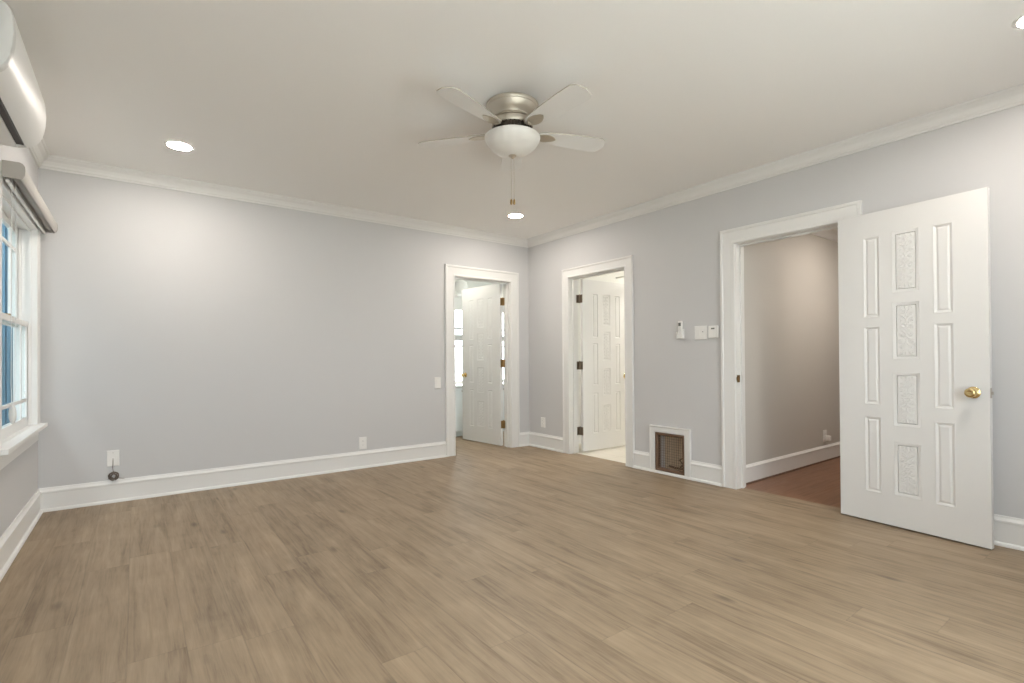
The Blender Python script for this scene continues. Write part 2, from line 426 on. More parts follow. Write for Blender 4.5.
def carve(uu, vv, w, h):
    """relief height of the carved rosette and scroll pattern; uu, vv metres from panel centre"""
    x, y = uu/(w/2), vv/(w/2)
    H = h/w; ax, ay = abs(x), abs(y)
    hh = 0.0
    r_ = math.hypot(x, y); th = math.atan2(y, x)
    if r_ < 0.55:      # centre rosette
        hh = max(hh, (0.35+0.65*abs(math.cos(3*th)))*math.exp(-((r_-0.30)/0.14)**2), math.exp(-(r_/0.11)**2))
    rows = 4
    for k in range(rows):      # paired scrolls with curled leaves
        cy = H*(k+0.62)/rows
        cx = 0.58 if k % 2 else 0.46
        px, py = ax-cx, ay-cy
        q = math.hypot(px, py*1.05); t2 = math.atan2(py, px)*(1 if k % 2 else -1)
        if q < 0.34: hh = max(hh, (0.5+0.5*math.cos(q*26 - t2 + k))*(1-(q/0.36)**3))
        px, py = ax-0.20, ay-cy-H*0.5/rows      # leaf between rows
        aa = px*0.8+py*0.6; bb = -px*0.6+py*0.8
        e = (aa/0.22)**2+(bb/0.09)**2
        if e < 1: hh = max(hh, (1-e)**0.5*(0.75+0.25*math.cos(aa*60)))
    if ay > 0.45: hh = max(hh, 0.8*math.exp(-((ax-0.05*(1+math.sin(9*ay)))/0.06)**2))
    e = min(1-ax, H-ay)
    return hh*min(1, max(0, e/0.10))

def panel_mesh(w, h, carved):
    """raised panel in its moulded recess, on both faces; origin at its lower corner"""
    mb = MB()
    if carved: rings = [(0, 0), (0.005, -0.0012), (0.011, 0.0012), (0.022, 0.0048), (0.026, 0.0050)]
    else: rings = [(0, 0), (0.005, -0.0012), (0.010, 0.001), (0.018, 0.0052), (0.0215, 0.0052), (0.030, 0.001)]
    for side in (0, 1):
        F = lambda dd: dd if side == 0 else DT-dd
        R = []
        for ins, dd in rings:
            R.append([mb.vert((a, F(dd), z)) for a, z in ((ins, ins), (w-ins, ins), (w-ins, h-ins), (ins, h-ins))])
        for a, b_ in zip(R, R[1:]):
            for k in range(4): mb.face((a[k], a[(k+1) % 4], b_[(k+1) % 4], b_[k]))
        i = rings[-1][0]; dd0 = rings[-1][1]
        if not carved: mb.face(R[-1])
        else:
            nu, nv = 40, int(40*(h-2*i)/(w-2*i))
            g = [[mb.vert((i+(w-2*i)*a/nu, F(dd0 - 0.0038*carve((a/nu-0.5)*(w-2*i), (b_/nv-0.5)*(h-2*i), w-2*i, h-2*i)), i+(h-2*i)*b_/nv)) for b_ in range(nv+1)] for a in range(nu+1)]
            for a in range(nu):
                for b_ in range(nv): mb.face((g[a][b_], g[a+1][b_], g[a+1][b_+1], g[a][b_+1]))
    return mb

PM = {}
def make_knob(parent, u_, z_, m='brass', sides=(0, 1)):
    for sgn in sides:      # 0: the y=0 face, 1: the y=DT face
        dirv = -1 if sgn == 0 else 1; y0 = 0 if sgn == 0 else DT
        mb = MB()
        mb.lathe([(0.0325, 0), (0.0335, 0.004*dirv), (0.029, 0.008*dirv), (0.018, 0.0105*dirv), (0.0125, 0.014*dirv), (0.0115, 0.024*dirv), (0.0145, 0.029*dirv), (0.023, 0.034*dirv),
                  (0.0275, 0.042*dirv), (0.0275, 0.050*dirv), (0.024, 0.058*dirv), (0.016, 0.0625*dirv), (0.013, 0.0615*dirv), (0.004, 0.061*dirv)], (u_, y0, z_), 32, 'y')
        mb.build('door_knob', m, parent, smooth=50)

def make_door(name, label, loc, rz, g=0.010, jamb=False, knob='brass', hinge='oldbrass', hz=(0.19, 0.97, 1.755), hsign=1, knobz=0.868, sides=(0, 1), hside=0):
    t = thing(name, label, 'door', loc, rz, kind='structure')
    # local x along leaf from hinge; the y=0 face and y=DT face
    if 'slab' not in PM:
        o = slab_mesh().build('door_slab', 'door', t); PM['slab'] = o.data
    else:
        o = bpy.data.objects.new('door_slab', PM['slab']); COL.objects.link(o); o.parent = t
    for (a, b_, z0, z1, c) in PAN:
        key = (round(b_-a, 3), round(z1-z0, 3), c)
        nm = 'carved_panel' if c else 'raised_panel'
        if key not in PM:
            o = panel_mesh(b_-a, z1-z0, c).build(nm, 'door', t, smooth=35 if c else None); PM[key] = o.data
        else:
            o = bpy.data.objects.new(nm, PM[key]); COL.objects.link(o); o.parent = t
        o.location = (a, 0, z0)
    make_knob(t, 0.715, knobz, knob, sides)
    mb = MB(); mb.box(DW-0.0005, DW+0.0012, 0.006, DT-0.006, knobz-0.028, knobz+0.028); mb.box(DW, DW+0.010, 0.011, DT-0.011, knobz-0.008, knobz+0.008)
    mb.build('latch', 'steel', t)
    # butt hinges: pin at the corner (x=-0.004, y=hside face)
    yp = -g*0.5 if hside == 0 else DT+g*0.5
    for z in hz:
        mb = MB()
        mb.lathe([(0.0075, z-0.048), (0.0075, z-0.018), (0.0065, z-0.0175), (0.0065, z-0.0165), (0.0075, z-0.016), (0.0075, z+0.016), (0.0065, z+0.0165), (0.0065, z+0.0175), (0.0075, z+0.018), (0.0075, z+0.048), (0.004, z+0.054)], (-0.004, yp, 0), 14)
        ya, yb = (yp, DT-0.002) if hside == 0 else (0.002, yp)
        mb.box(-0.0022, 0.0004, ya, yb, z-0.048, z+0.048)     # plate on the door edge
        if jamb:
            ya, yb = (-g, -g+0.0022) if hside == 0 else (DT+g-0.0022, DT+g)
            mb.box(-0.038, -0.004, ya, yb, z-0.048, z+0.048)     # plate on the jamb
            ya, yb = (-g, yp) if hside == 0 else (yp, DT+g)
            mb.box(-0.0062, -0.004, ya, yb, z-0.048, z+0.048)
        mb.build('hinge', hinge, t, smooth=40)
    return t

# door A: swings away into the small room beyond the back wall. pin at right jamb
aA = math.atan2(0.782, -0.083)
# local +x = leaf direction, local y=0 face = the face on the right hand of +x rotated... y axis = left of +x
make_door('door_1', 'white panelled door standing open beyond the back wall doorway', (A1-0.018, 0.137, 0.012), aA, g=0.013, jamb=True, hside=0, hz=(0.262, 1.025, 1.80), sides=(0, 1))
# door B: swings into the bathroom, leaf along +x
dB = make_door('door_2', 'white panelled door opened into the tiled bathroom', (0.142, B1-0.034-DT, 0.020), math.atan2(-0.012, 0.711), hinge='bronze', g=0.0285, jamb=True, hside=1, hz=(0.235, 1.01, 1.80))
dB.scale = (1, 1, 0.982)
# door C: swings into this room, folded back against the right wall
cdir = Vector((-0.080, -0.788)).normalized()
angC = math.atan2(cdir.y, cdir.x)
# measured front face plane starts at (-0.089,-3.551); local y axis = left of direction (points to +x side, towards wall)
make_door('door_3', 'large white carved-panel door folded open against the right wall', (-0.089, -3.553, 0.010), angC, hside=1, knobz=0.872, sides=(0, 1))

# strike plates on the jambs
mb = MB(right); wbox(mb, C1-0.0065, C1-0.0042, 0.885, 0.945, -0.045, -0.004); wbox(mb, C1-0.0065, C1-0.004, 0.90, 0.93, -0.004, 0.004)
mb.build('strike_plate', 'oldbrass', label='small brass strike plate on the hallway door jamb', cat='strike plate')
mb = MB(right); wbox(mb, B0+0.0042, B0+0.0065, 0.86, 0.92, -0.125, -0.09)
mb.build('strike_plate', 'oldbrass', label='small brass strike plate on the bathroom door jamb', cat='strike plate')

# ------------------------------------------------------------------ windows
def window(name, T, u0, u1, z0, z1, label, depth=0.15, mirror=False, apron=True):
    t = thing(name, label, 'window', (0, 0, 0), kind='structure')
    mb = MB(T)     # casing frame (3 sides) + lining
    cp = [(0.0, 0.0), (0.0, 0.020), (0.003, 0.024), (0.040, 0.026), (0.044, 0.022), (0.050, 0.022), (0.054, 0.026), (0.090, 0.026), (0.108, 0.026), (0.110, 0.022), (0.110, 0.0)]
    mb.rings([[(u0-a, z0, dd) for a, dd in cp], [(u0-a, z1+a, dd) for a, dd in cp], [(u1+a, z1+a, dd) for a, dd in cp], [(u1+a, z0, dd) for a, dd in cp]])
    mb.build('window_casing', 'trim', t)
    mb = MB(T)
    for a, b_ in ((u0-0.012, u0), (u1, u1+0.012)): wbox(mb, a, b_, z0, z1+0.012, -depth, 0)
    wbox(mb, u0, u1, z1, z1+0.012, -depth, 0)
    wbox(mb, u0-0.012, u1+0.012, z0-0.01, z0+0.012, -depth-0.03, -0.0)
    for a, b_ in ((u0, u0+0.012), (u1-0.012, u1)):
        for s in ((-0.022, -0.008), (-0.070, -0.058)): wbox(mb, a, b_, z0+0.012, z1, *s)
    wbox(mb, u0+0.012, u1-0.012, z1-0.014, z1, -0.022, -0.008)
    mb.build('window_frame', 'trim', t)
    mb = MB(T); wbox(mb, u0-0.112, u1+0.125, z0-0.014, z0+0.012, 0.0, 0.064)
    mb.build('window_stool', 'trim', t, bevel=0.004)
    if apron:
        mb = MB(T); wbox(mb, u0-0.105, u1+0.105, z0-0.105, z0-0.014, 0, 0.018); wbox(mb, u0-0.105, u1+0.105, z0-0.034, z0-0.014, 0.018, 0.026)
        mb.build('window_apron', 'trim', t, bevel=0.003)
    zm = z0 + (z1-z0)*0.517
    for nm, za, zb, d0, d1 in (('upper_sash', zm-0.02, z1, -0.097, -0.072), ('lower_sash', z0+0.012, zm+0.02, -0.056, -0.024)):
        mb = MB(T); st = 0.040; a, b_ = u0+0.004, u1-0.004
        bot, top = (0.035, 0.045) if nm == 'upper_sash' else (0.062, 0.035)
        wbox(mb, a, a+st, za, zb, d0, d1); wbox(mb, b_-st, b_, za, zb, d0, d1)
        wbox(mb, a+st, b_-st, za, za+bot, d0, d1); wbox(mb, a+st, b_-st, zb-top, zb, d0, d1)
        # chamfered glazing bead
        sash = mb.build(nm, 'trim', t, bevel=0.002)
        ga, gb, gz0, gz1 = a+st, b_-st, za+bot, zb-top
        mb = MB(T)
        off = 0.18; gc = d1-0.010
        for q in (ga+off, gb-off): wbox(mb, q-0.010, q+0.010, gz0, gz1, gc-0.007, gc+0.007)
        off = 0.115
        for q in ((gz1-off,) if nm == 'upper_sash' else (gz0+off,)):
            for x0, x1 in ((ga, ga+0.170), (ga+0.190, gb-0.190), (gb-0.170, gb)):
                wbox(mb, x0, x1, q-0.010, q+0.010, gc-0.007, gc+0.007)
        mb.build('muntins', 'trim', sash)
        mb = MB(T); wbox(mb, ga, gb, gz0, gz1, gc-0.0015, gc+0.0015)
        mb.build('glass_pane', 'glass', sash)
        if nm == 'lower_sash':
            mb = MB(T); c = (u0+u1)/2; wbox(mb, c-0.03, c+0.03, zb, zb+0.012, d0+0.004, d1-0.002); mb.build('sash_lock', 'oldbrass', sash, bevel=0.003)
    return t
window('window_1', left, WY0, WY1, WZ0, WZ1, 'white double-hung window with corner muntins on the left wall', depth=0.098)
window('added_window_2', front, *FW[0], 'white double-hung window added behind the camera for daylight, nearer the left wall')
window('added_window_3', front, *FW[1], 'white double-hung window added behind the camera for daylight, nearer the right wall')

# ------------------------------------------------------------------ roller shade
t = thing('roller_shade', 'grey roller shade cassette mounted over the left wall window', 'window shade', (XL, -0.75, 2.03))
LS = 0.67
pf = [(0.004, 0.0), (0.004, 0.004), (0.004, 0.078), (0.070, 0.078), (0.082, 0.073), (0.090, 0.062), (0.092, 0.045), (0.090, 0.018), (0.084, 0.006), (0.078, 0.0), (0.074, 0.0), (0.082, 0.010), (0.086, 0.020), (0.088, 0.045), (0.086, 0.060), (0.079, 0.069), (0.068, 0.074), (0.008, 0.074), (0.008, 0.0)]
pf = [(0.028+0.083*(a-0.004)/0.088, z*1.03) for a, z in pf]
mb = MB(); mb.rings([[(a, -LS, z) for a, z in pf], [(a, LS, z) for a, z in pf]]); mb.build('cassette', 'shade', t, smooth=40)
cap = [(0.0, -0.002), (0.0, 0.080), (0.070, 0.081), (0.084, 0.075), (0.093, 0.063), (0.095, 0.045), (0.093, 0.018), (0.086, 0.004), (0.078, -0.003)]
cap = [(0.0265+0.0875*a/0.095, z*1.03) for a, z in cap]
for s in (-1, 1):
    mb = MB(); mb.rings([[(a, s*LS, z) for a, z in cap], [(a, s*(LS+0.006), z) for a, z in cap]]); mb.build('end_cap', 'shadecap', t, bevel=0.0015)
mb = MB(); mb.lathe([(0.024, -LS+0.005), (0.024, LS-0.005)], (0.068, 0, 0.040), 24, 'y'); rl = mb.build('fabric_roll', 'fabric', t, smooth=40)
mb = MB(); mb.box(0.042, 0.045, -LS+0.02, LS-0.02, -0.004, 0.045); mb.build('shade_fabric', 'fabric', t)
mb = MB(); mb.box(0.036, 0.050, -LS+0.02, LS-0.02, -0.020, -0.004); mb.build('bottom_bar', 'white', t, bevel=0.003)
y0 = -LS+0.14
mb = MB()
pts = [(0.046+0.012*math.cos(a), y0+0.0, 0.03+0.012*math.sin(a)) for a in (0.2, 1.2, 2.2, 3.0)]
loop = [(0.050, y0-0.05, 0.030), (0.050, y0-0.052, -0.5), (0.048, y0-0.05, -1.05), (0.047, y0-0.02, -1.19), (0.047, y0+0.02, -1.19), (0.050, y0+0.045, -1.05), (0.052, y0+0.05, -0.5), (0.052, y0+0.05, 0.030)]
mb.tube(loop, 0.0016, 6)
cdo = mb.build('pull_cord', 'cord', t, smooth=60)
mb = MB(); mb.lathe([(0.004, -1.165), (0.012, -1.18), (0.016, -1.21), (0.015, -1.235), (0.009, -1.262), (0.003, -1.268)], (0.047, y0, 0), 18)
mb.build('tassel', 'cord', cdo, smooth=60)

# ------------------------------------------------------------------ air conditioner
t = thing('air_conditioner', 'white wall-mounted air conditioner high on the left wall', 'air conditioner', (XL, -1.925, 2.16))
H2 = 0.425
acp = [(0.0, 0.0), (0.0, 0.29), (0.150, 0.290), (0.178, 0.284), (0.192, 0.268), (0.199, 0.235), (0.202, 0.18), (0.200, 0.135), (0.194, 0.095), (0.184, 0.060), (0.170, 0.036), (0.150, 0.017), (0.135, 0.009)]
body = acp + [(0.128, 0.005), (0.127, 0.020), (0.096, 0.018), (0.097, 0.0), (0.06, -0.003)]
mb = MB(); mb.rings([[(a, -H2+0.03, z) for a, z in body], [(a, H2-0.03, z) for a, z in body]]); mb.build('housing', 'ac', t, smooth=35)
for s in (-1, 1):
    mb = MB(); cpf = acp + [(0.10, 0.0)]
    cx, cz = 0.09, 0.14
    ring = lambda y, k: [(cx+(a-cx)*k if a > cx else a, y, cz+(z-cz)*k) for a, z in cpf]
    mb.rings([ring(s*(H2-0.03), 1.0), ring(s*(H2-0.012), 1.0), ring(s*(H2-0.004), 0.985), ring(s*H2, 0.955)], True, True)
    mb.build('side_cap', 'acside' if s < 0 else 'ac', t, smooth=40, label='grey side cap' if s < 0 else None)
mb = MB(); mb.box(0.098, 0.126, -H2+0.035, H2-0.06, 0.0022, 0.0175); mb.build('slot_shade', 'dark', t)  # dark fill, nearly flush, stands in for the shade inside the slot
mb = MB(); mb.box(0.100, 0.124, -H2+0.04, H2-0.14, -0.001, 0.0022); mb.build('louver', 'dark', t)

# ------------------------------------------------------------------ ceiling fan
FX, FY = -2.207, -2.613
t = thing('ceiling_fan', 'white five-blade ceiling fan with nickel housing and frosted bowl light', 'ceiling fan', (FX, FY, ZC))
mb = MB(); mb.lathe([(0.150, 0), (0.155, -0.003), (0.156, -0.014), (0.152, -0.022), (0.147, -0.024), (0.144, -0.030), (0.137, -0.046), (0.124, -0.062), (0.112, -0.072), (0.109, -0.080), (0.113, -0.086), (0.116, -0.094), (0.108, -0.099)], n=64)
mb.build('motor_housing', 'nickel', t, smooth=35)
mb = MB(); mb.lathe([(0.102, -0.099), (0.120, -0.102), (0.123, -0.130), (0.120, -0.136), (0.106, -0.137)], n=64); mb.build('rotor_ring', 'nickel', t, smooth=35)
mb = MB(); mb.lathe([(0.110, -0.136), (0.112, -0.168), (0.090, -0.170)], n=48)
for k in range(30):
    a = 2*PI*k/30; c_, s_ = math.cos(a), math.sin(a)
    mb.rings([[(0.112*c_-0.004*s_, 0.112*s_+0.004*c_, z), (0.120*c_-0.003*s_, 0.120*s_+0.003*c_, z), (0.120*c_+0.003*s_, 0.120*s_-0.003*c_, z), (0.112*c_+0.004*s_, 0.112*s_-0.004*c_, z)] for z in (-0.138, -0.165)])
mb.build('vent_ring', 'fandark', t)
mb = MB(); mb.lathe([(0.085, -0.166), (0.120, -0.170), (0.146, -0.182), (0.158, -0.190), (0.158, -0.196), (0.10, -0.196)], n=64); fit = mb.build('light_fitter', 'nickel', t, smooth=35)
mb = MB(); mb.lathe([(0.150, -0.188), (0.164, -0.192), (0.1655, -0.199), (0.160, -0.216), (0.146, -0.238), (0.124, -0.260), (0.095, -0.279), (0.060, -0.293), (0.025, -0.300), (0.004, -0.301)], n=64)
mb.build('light_bowl', 'frost', t, smooth=60)
mb = MB(); mb.lathe([(0.022, -0.297), (0.024, -0.302), (0.018, -0.307), (0.009, -0.311), (0.006, -0.317), (0.002, -0.320)], n=24); mb.build('finial', 'nickel', t, smooth=50)
# blades
BR = 0.012
bl_mesh = ir_mesh = None
FAN0 = PI/2 - YAW + math.radians(1.0)
PITCH = math.radians(-9)
for k in range(5):
    ang = FAN0 + k*2*PI/5
    ca, sa = math.cos(ang), math.sin(ang)
    if bl_mesh is None:
        mb = MB()
        xs = [0.150 + (0.608-0.150)*i/30 for i in range(31)]
        def hw(x):
            q = (x-0.150)/0.458
            w = 0.040 + 0.032*math.sin(min(1, q*1.15)*PI/2)
            tip = max(0, (x-0.546)/0.062)
            w *= math.sqrt(max(0.0, 1-tip**2.6)) if tip < 1 else 0
            root = max(0, (0.185-x)/0.035)
            w *= math.sqrt(max(0.05, 1-root**2*0.8))
            return max(w, 0.002)
        rings = []
        for x in xs:
            w = hw(x); tilt = lambda y: y*math.tan(PITCH)
            rings.append([(x, -w, tilt(-w)), (x, -w*0.5, tilt(-w*0.5)), (x, w*0.5, tilt(w*0.5)), (x, w, tilt(w)), (x, w, tilt(w)+0.006), (x, w*0.5, tilt(w*0.5)+0.006), (x, -w*0.5, tilt(-w*0.5)+0.006), (x, -w, tilt(-w)+0.006)])
        R = [[mb.vert(p) for p in ring] for ring in rings]
        for a, b_ in zip(R, R[1:]):
            for j in range(8):
                mb.cur = 1 if j in (3, 7) else 0
                mb.face((a[j], a[(j+1) % 8], b_[(j+1) % 8], b_[j]))
        mb.cur = 1; mb.face(R[0][::-1]); mb.face(R[-1])
        o = mb.build('fan_blade', ['blade', 'bladeedge'], t); bl_mesh = o.data
        mb = MB()
        # iron: arm from rotor to a leaf-shaped plate under the blade root
        n = 16
        plate = []
        for i in range(n+1):
            q = i/n; x = 0.160+0.118*q; w = 0.034*math.sin(PI*min(1, 0.14+0.86*q))**0.7 + 0.002
            plate.append((x, w))
        rings = [[(x, -w, -w*math.tan(PITCH)-0.004), (x, w, w*math.tan(PITCH)-0.004), (x, w, w*math.tan(PITCH)-0.0003), (x, -w, -w*math.tan(PITCH)-0.0003)] for x, w in plate]
        mb.rings(rings)
        mb.rings([[(x, -w, z-0.004), (x, w, z-0.004), (x, w, z+0.003), (x, -w, z+0.003)] for x, w, z in ((0.100, 0.016, 0.054), (0.118, 0.015, 0.048), (0.132, 0.013, 0.008), (0.150, 0.014, -0.003), (0.168, 0.018, -0.004))])
        for sx, sy in ((0.185, 0.012), (0.185, -0.012), (0.225, 0)):
            mb.lathe([(0.005, -0.005+sy*math.tan(PITCH)-0.003), (0.004, -0.004+sy*math.tan(PITCH)-0.005)], (sx, sy, 0), 10)
        ir = mb.build('blade_iron', 'nickel', o); ir_mesh = ir.data
    else:
        o = bpy.data.objects.new('fan_blade', bl_mesh); COL.objects.link(o); o.parent = t
        ir = bpy.data.objects.new('blade_iron', ir_mesh); COL.objects.link(ir); ir.parent = o
    o.location = (0, 0, -0.166); o.rotation_euler = (0, 0, ang)
for (dx, dy, zb) in ((-0.0068, 0.0050, -0.560), (0.0068, -0.0050, -0.560)):
    mb = MB()
    z = -0.318; 
    mb.tube([(dx, dy, -0.305), (dx, dy, zb)], 0.0011, 6)
    for i in range(60):
        zz = -0.312 - i*(abs(zb)-0.312)/60
        mb.lathe([(0.0006, zz+0.0012), (0.0017, zz), (0.0006, zz-0.0012)], (dx, dy, 0), 6)
    ch = mb.build('pull_chain', 'nickel', t)
    mb = MB(); mb.lathe([(0.003, zb+0.002), (0.0065, zb-0.004), (0.0075, zb-0.018), (0.007, zb-0.027), (0.004, zb-0.031)], (dx, dy, 0), 14); mb.build('chain_pull', 'oldbrass', ch, smooth=50)

# ------------------------------------------------------------------ recessed lights
def downlight(x, y, label, z=ZC):
    t = thing('recessed_light', label, 'ceiling light', (x, y, z), group='round recessed ceiling lights')
    mb = MB(); mb.lathe([(0.072, -0.0055), (0.075, -0.0065), (0.086, -0.004), (0.090, -0.0005)], n=48, caps=False); mb.lathe([(0.090, -0.0004), (0.071, -0.0004)], n=48, caps=False)
    mb.build('trim_ring', 'white', t, smooth=60)
    mb = MB(); mb.lathe([(0.072, -0.0056), (0.060, -0.0072), (0.040, -0.0082), (0.003, -0.0085)], n=32); mb.build('lens', 'lens', t, smooth=60)
    return t
downlight(-3.753, -0.80, 'lit recessed ceiling light near the left end of the back wall')
downlight(-0.808, -0.80, 'lit recessed ceiling light in the far corner, below the fan in view')
downlight(-0.79, -4.62, 'lit recessed ceiling light at the top right edge of the photo')
downlight(-3.753, -4.57, 'lit recessed ceiling light above the camera, out of the photo')

# ------------------------------------------------------------------ outlets, switches
def plate(T, cu, cz, w, h, name, label, cat, style, group=None):
    loc = T(cu, cz, 0)
    # local: build around (0,0,0) in wall directions
    L0 = Vector(loc)
    TT = lambda a, z, dd: tuple(Vector(T(cu+a, cz+z, dd)) - L0)
    t = thing(name, label, cat, loc, group=group)
    mb = MB(TT)
    pr = [(0.0, 0.0), (0.0, 0.003), (0.004, 0.006)]
    mb.rings([[(-w/2+i, -h/2+i, dd), (w/2-i, -h/2+i, dd), (w/2-i, h/2-i, dd), (-w/2+i, h/2-i, dd)] for i, dd in pr])
    mb.build('cover_plate', 'white', t)
    if style == 'outlet':
        for s in (-1, 1):
            mb = MB(TT)
            ring = []
            for k in range(20):
                a = 2*PI*k/20; ring.append((0.017*math.cos(a), max(-0.0115, min(0.0115, 0.017*math.sin(a)))+s*0.0195))
            mb.rings([[(a, z, 0.005) for a, z in ring], [(a, z, 0.0075) for a, z in ring]])
            so = mb.build('socket', 'white', t)
            mb = MB(TT); wbox(mb, -0.0075, -0.0055, s*0.0195-0.002, s*0.0195+0.006, 0.007, 0.0078); wbox(mb, 0.0055, 0.0075, s*0.0195-0.002, s*0.0195+0.006, 0.007, 0.0078)
            mb.build('slots', 'dark', so)
    if style == 'jack':
        mb = MB(TT); wbox(mb, -0.008, 0.008, -0.008, 0.006, 0.005, 0.010); mb.build('jack', 'white', t)
        for s in (-1, 1):
            mb = MB(TT); wbox(mb, -0.0025, 0.0025, s*0.042-0.0025, s*0.042+0.0025, 0.0055, 0.0072); mb.build('screw', 'steel', t, bevel=0.0008)
    if style in ('rocker', 'rocker2'):
        for c in ((0,) if style == 'rocker' else (-0.023, 0.023)):
            mb = MB(TT)
            mb.rings([[(c-0.0165, -0.033, 0.005), (c+0.0165, -0.033, 0.005), (c+0.0165, 0.033, 0.005), (c-0.0165, 0.033, 0.005)],
                      [(c-0.0155, -0.032, 0.0075), (c+0.0155, -0.032, 0.0075), (c+0.0155, 0.032, 0.010), (c-0.0155, 0.032, 0.010)]])
            rk = mb.build('rocker', 'white', t)
        if style == 'rocker2':
            mb = MB(TT); wbox(mb, -0.028, -0.018, 0.004, 0.010, 0.0085, 0.0105); mb.build('indicator', 'greylcd', t)
    return t
plate(back, -4.140, 0.340, 0.078, 0.124, 'wall_jack', 'white cable wall plate with grey cord, left end of back wall', 'wall plate', 'jack')
plate(back, -2.160, 0.250, 0.078, 0.122, 'wall_outlet', 'white outlet low on the back wall, between the cable plate and the doorway', 'outlet', 'outlet')
plate(back, -1.305, 0.830, 0.078, 0.124, 'light_switch', 'white single light switch left of the back wall doorway', 'light switch', 'rocker')
plate(right, -0.272, 0.313, 0.078, 0.122, 'wall_outlet', 'white outlet low on the right wall, left of the bathroom doorway', 'outlet', 'outlet')
plate(right, -2.432, 1.313, 0.122, 0.122, 'light_switch', 'white double light switch between the fan remote and thermostat', 'light switch', 'rocker2')

# thermostat
L0 = Vector(right(-2.558, 1.315, 0)); TT = lambda a, z, dd: tuple(Vector(right(-2.558+a, 1.315+z, dd)) - L0)
t = thing('thermostat', 'small white square thermostat next to the hallway door casing', 'thermostat', tuple(L0))
mb = MB(TT); wbox(mb, -0.044, 0.044, -0.052, 0.052, 0.0, 0.020); mb.build('body', 'white', t, bevel=0.005)
mb = MB(TT); wbox(mb, -0.016, 0.016, 0.022, 0.034, 0.0195, 0.0212); mb.build('display', 'greylcd', t)
mb = MB(TT); wbox(mb, -0.030, -0.010, -0.040, -0.032, 0.0195, 0.0225); wbox(mb, 0.004, 0.024, -0.040, -0.032, 0.0195, 0.0225); mb.build('buttons', 'white', t)
# fan remote in its wall cradle
L0 = Vector(right(-2.232, 1.270, 0)); TT = lambda a, z, dd: tuple(Vector(right(-2.232+a, 1.270+z, dd)) - L0)
t = thing('fan_remote', 'white handheld fan remote in a wall cradle left of the double switch', 'remote control', tuple(L0))
mb = MB(TT); wbox(mb, -0.032, 0.032, 0.0, 0.085, 0.0, 0.007); wbox(mb, -0.032, 0.032, 0.0, 0.006, 0.007, 0.030); wbox(mb, -0.032, -0.027, 0.0, 0.060, 0.007, 0.030); wbox(mb, 0.027, 0.032, 0.0, 0.060, 0.007, 0.030); wbox(mb, -0.027, 0.027, 0.006, 0.045, 0.026, 0.030)
mb.build('cradle', 'white', t, bevel=0.003)
mb = MB(TT); wbox(mb, -0.022, 0.022, 0.008, 0.158, 0.008, 0.0255); rm = mb.build('handset', 'white', t, bevel=0.006)
mb = MB(TT); wbox(mb, -0.013, 0.013, 0.112, 0.142, 0.025, 0.0265); mb.build('display', 'greylcd', rm)
mb = MB(TT)
for i in range(2):
    for j in range(3): wbox(mb, -0.012+i*0.014, -0.002+i*0.014, 0.066+j*0.013, 0.073+j*0.013, 0.025, 0.027)
mb.build('buttons', 'acside', rm)

# cable coil resting on baseboard
mb = MB()
pts = [(-4.140, -0.010, 0.338), (-4.140, -0.022, 0.330), (-4.140, -0.020, 0.300), (-4.142, -0.012, 0.27), (-4.138, -0.012, 0.235)]
rnd = random.Random(3)
for i in range(150):
    a = PI/2 + i*0.42; rr = 0.023 + 0.010*math.sin(i*0.23) + rnd.uniform(-0.002, 0.002)
    pts.append((-4.136 + rr*math.cos(a), -0.022 - 0.012*math.sin(i*0.31), 0.205 + rr*math.sin(a)))
pts += [(-4.11, -0.022, 0.190), (-4.085, -0.022, 0.182), (-4.070, -0.018, 0.1775)]
mb.tube(pts, 0.0022, 6)
mb.build('cable', 'cable', smooth=60, label='coiled grey cable hanging from the wall plate onto the baseboard', cat='cable')

# ------------------------------------------------------------------ floor grille (return air) on right wall
mb = MB(right)
gp = [(0.0, 0.0), (0.0, 0.020), (0.004, 0.022), (0.046, 0.022), (0.050, 0.026), (0.058, 0.026), (0.060, 0.0)]
g0, g1, gt = G0-0.004, G1+0.004, GZ1+0.004
mb.rings([[(g0-a, 0.020, dd) for a, dd in gp], [(g0-a, gt+a, dd) for a, dd in gp], [(g1+a, gt+a, dd) for a, dd in gp], [(g1+a, 0.020, dd) for a, dd in gp]])
mb.rings([[(g0-0.060, z, dd) for dd, z in ((0, 0), (0.030, 0), (0.0295, 0.008), (0.026, 0.016), (0.019, 0.021), (0, 0.0225))], [(g1+0.060, z, dd) for dd, z in ((0, 0), (0.030, 0), (0.0295, 0.008), (0.026, 0.016), (0.019, 0.021), (0, 0.0225))]])
mb.build('trim_5', 'trim', kind='structure', label='white casing round the low brown grille', cat='moulding')
t = thing('air_grille', 'brown wire mesh grille set low in the right wall', 'air grille', tuple(right((G0+G1)/2, GZ0, 0)))
L0 = t.location.copy(); TT = lambda a, z, dd: tuple(Vector(right((G0+G1)/2+a, z, dd)) - L0)
hwid = (G1-G0)/2
fp = [(0.0, -0.03), (0.0, 0.016), (0.006, 0.020), (0.020, 0.016), (0.027, 0.006), (0.027, -0.03)]
mb = MB(TT); R = []
for ins, dd in fp: R.append([(-hwid+ins, GZ0+ins, dd), (hwid-ins, GZ0+ins, dd), (hwid-ins, GZ1-ins, dd), (-hwid+ins, GZ1-ins, dd)])
R.append(R[0]); mb.rings(R, True, False); mb.build('grille_frame', 'brown', t)
mb = MB(TT); n = 11
for i in range(1, n):
    a = -hwid+0.027 + (2*hwid-0.054)*i/n; wbox(mb, a-0.0013, a+0.0013, GZ0+0.027, GZ1-0.027, -0.008, -0.005)
n = 13
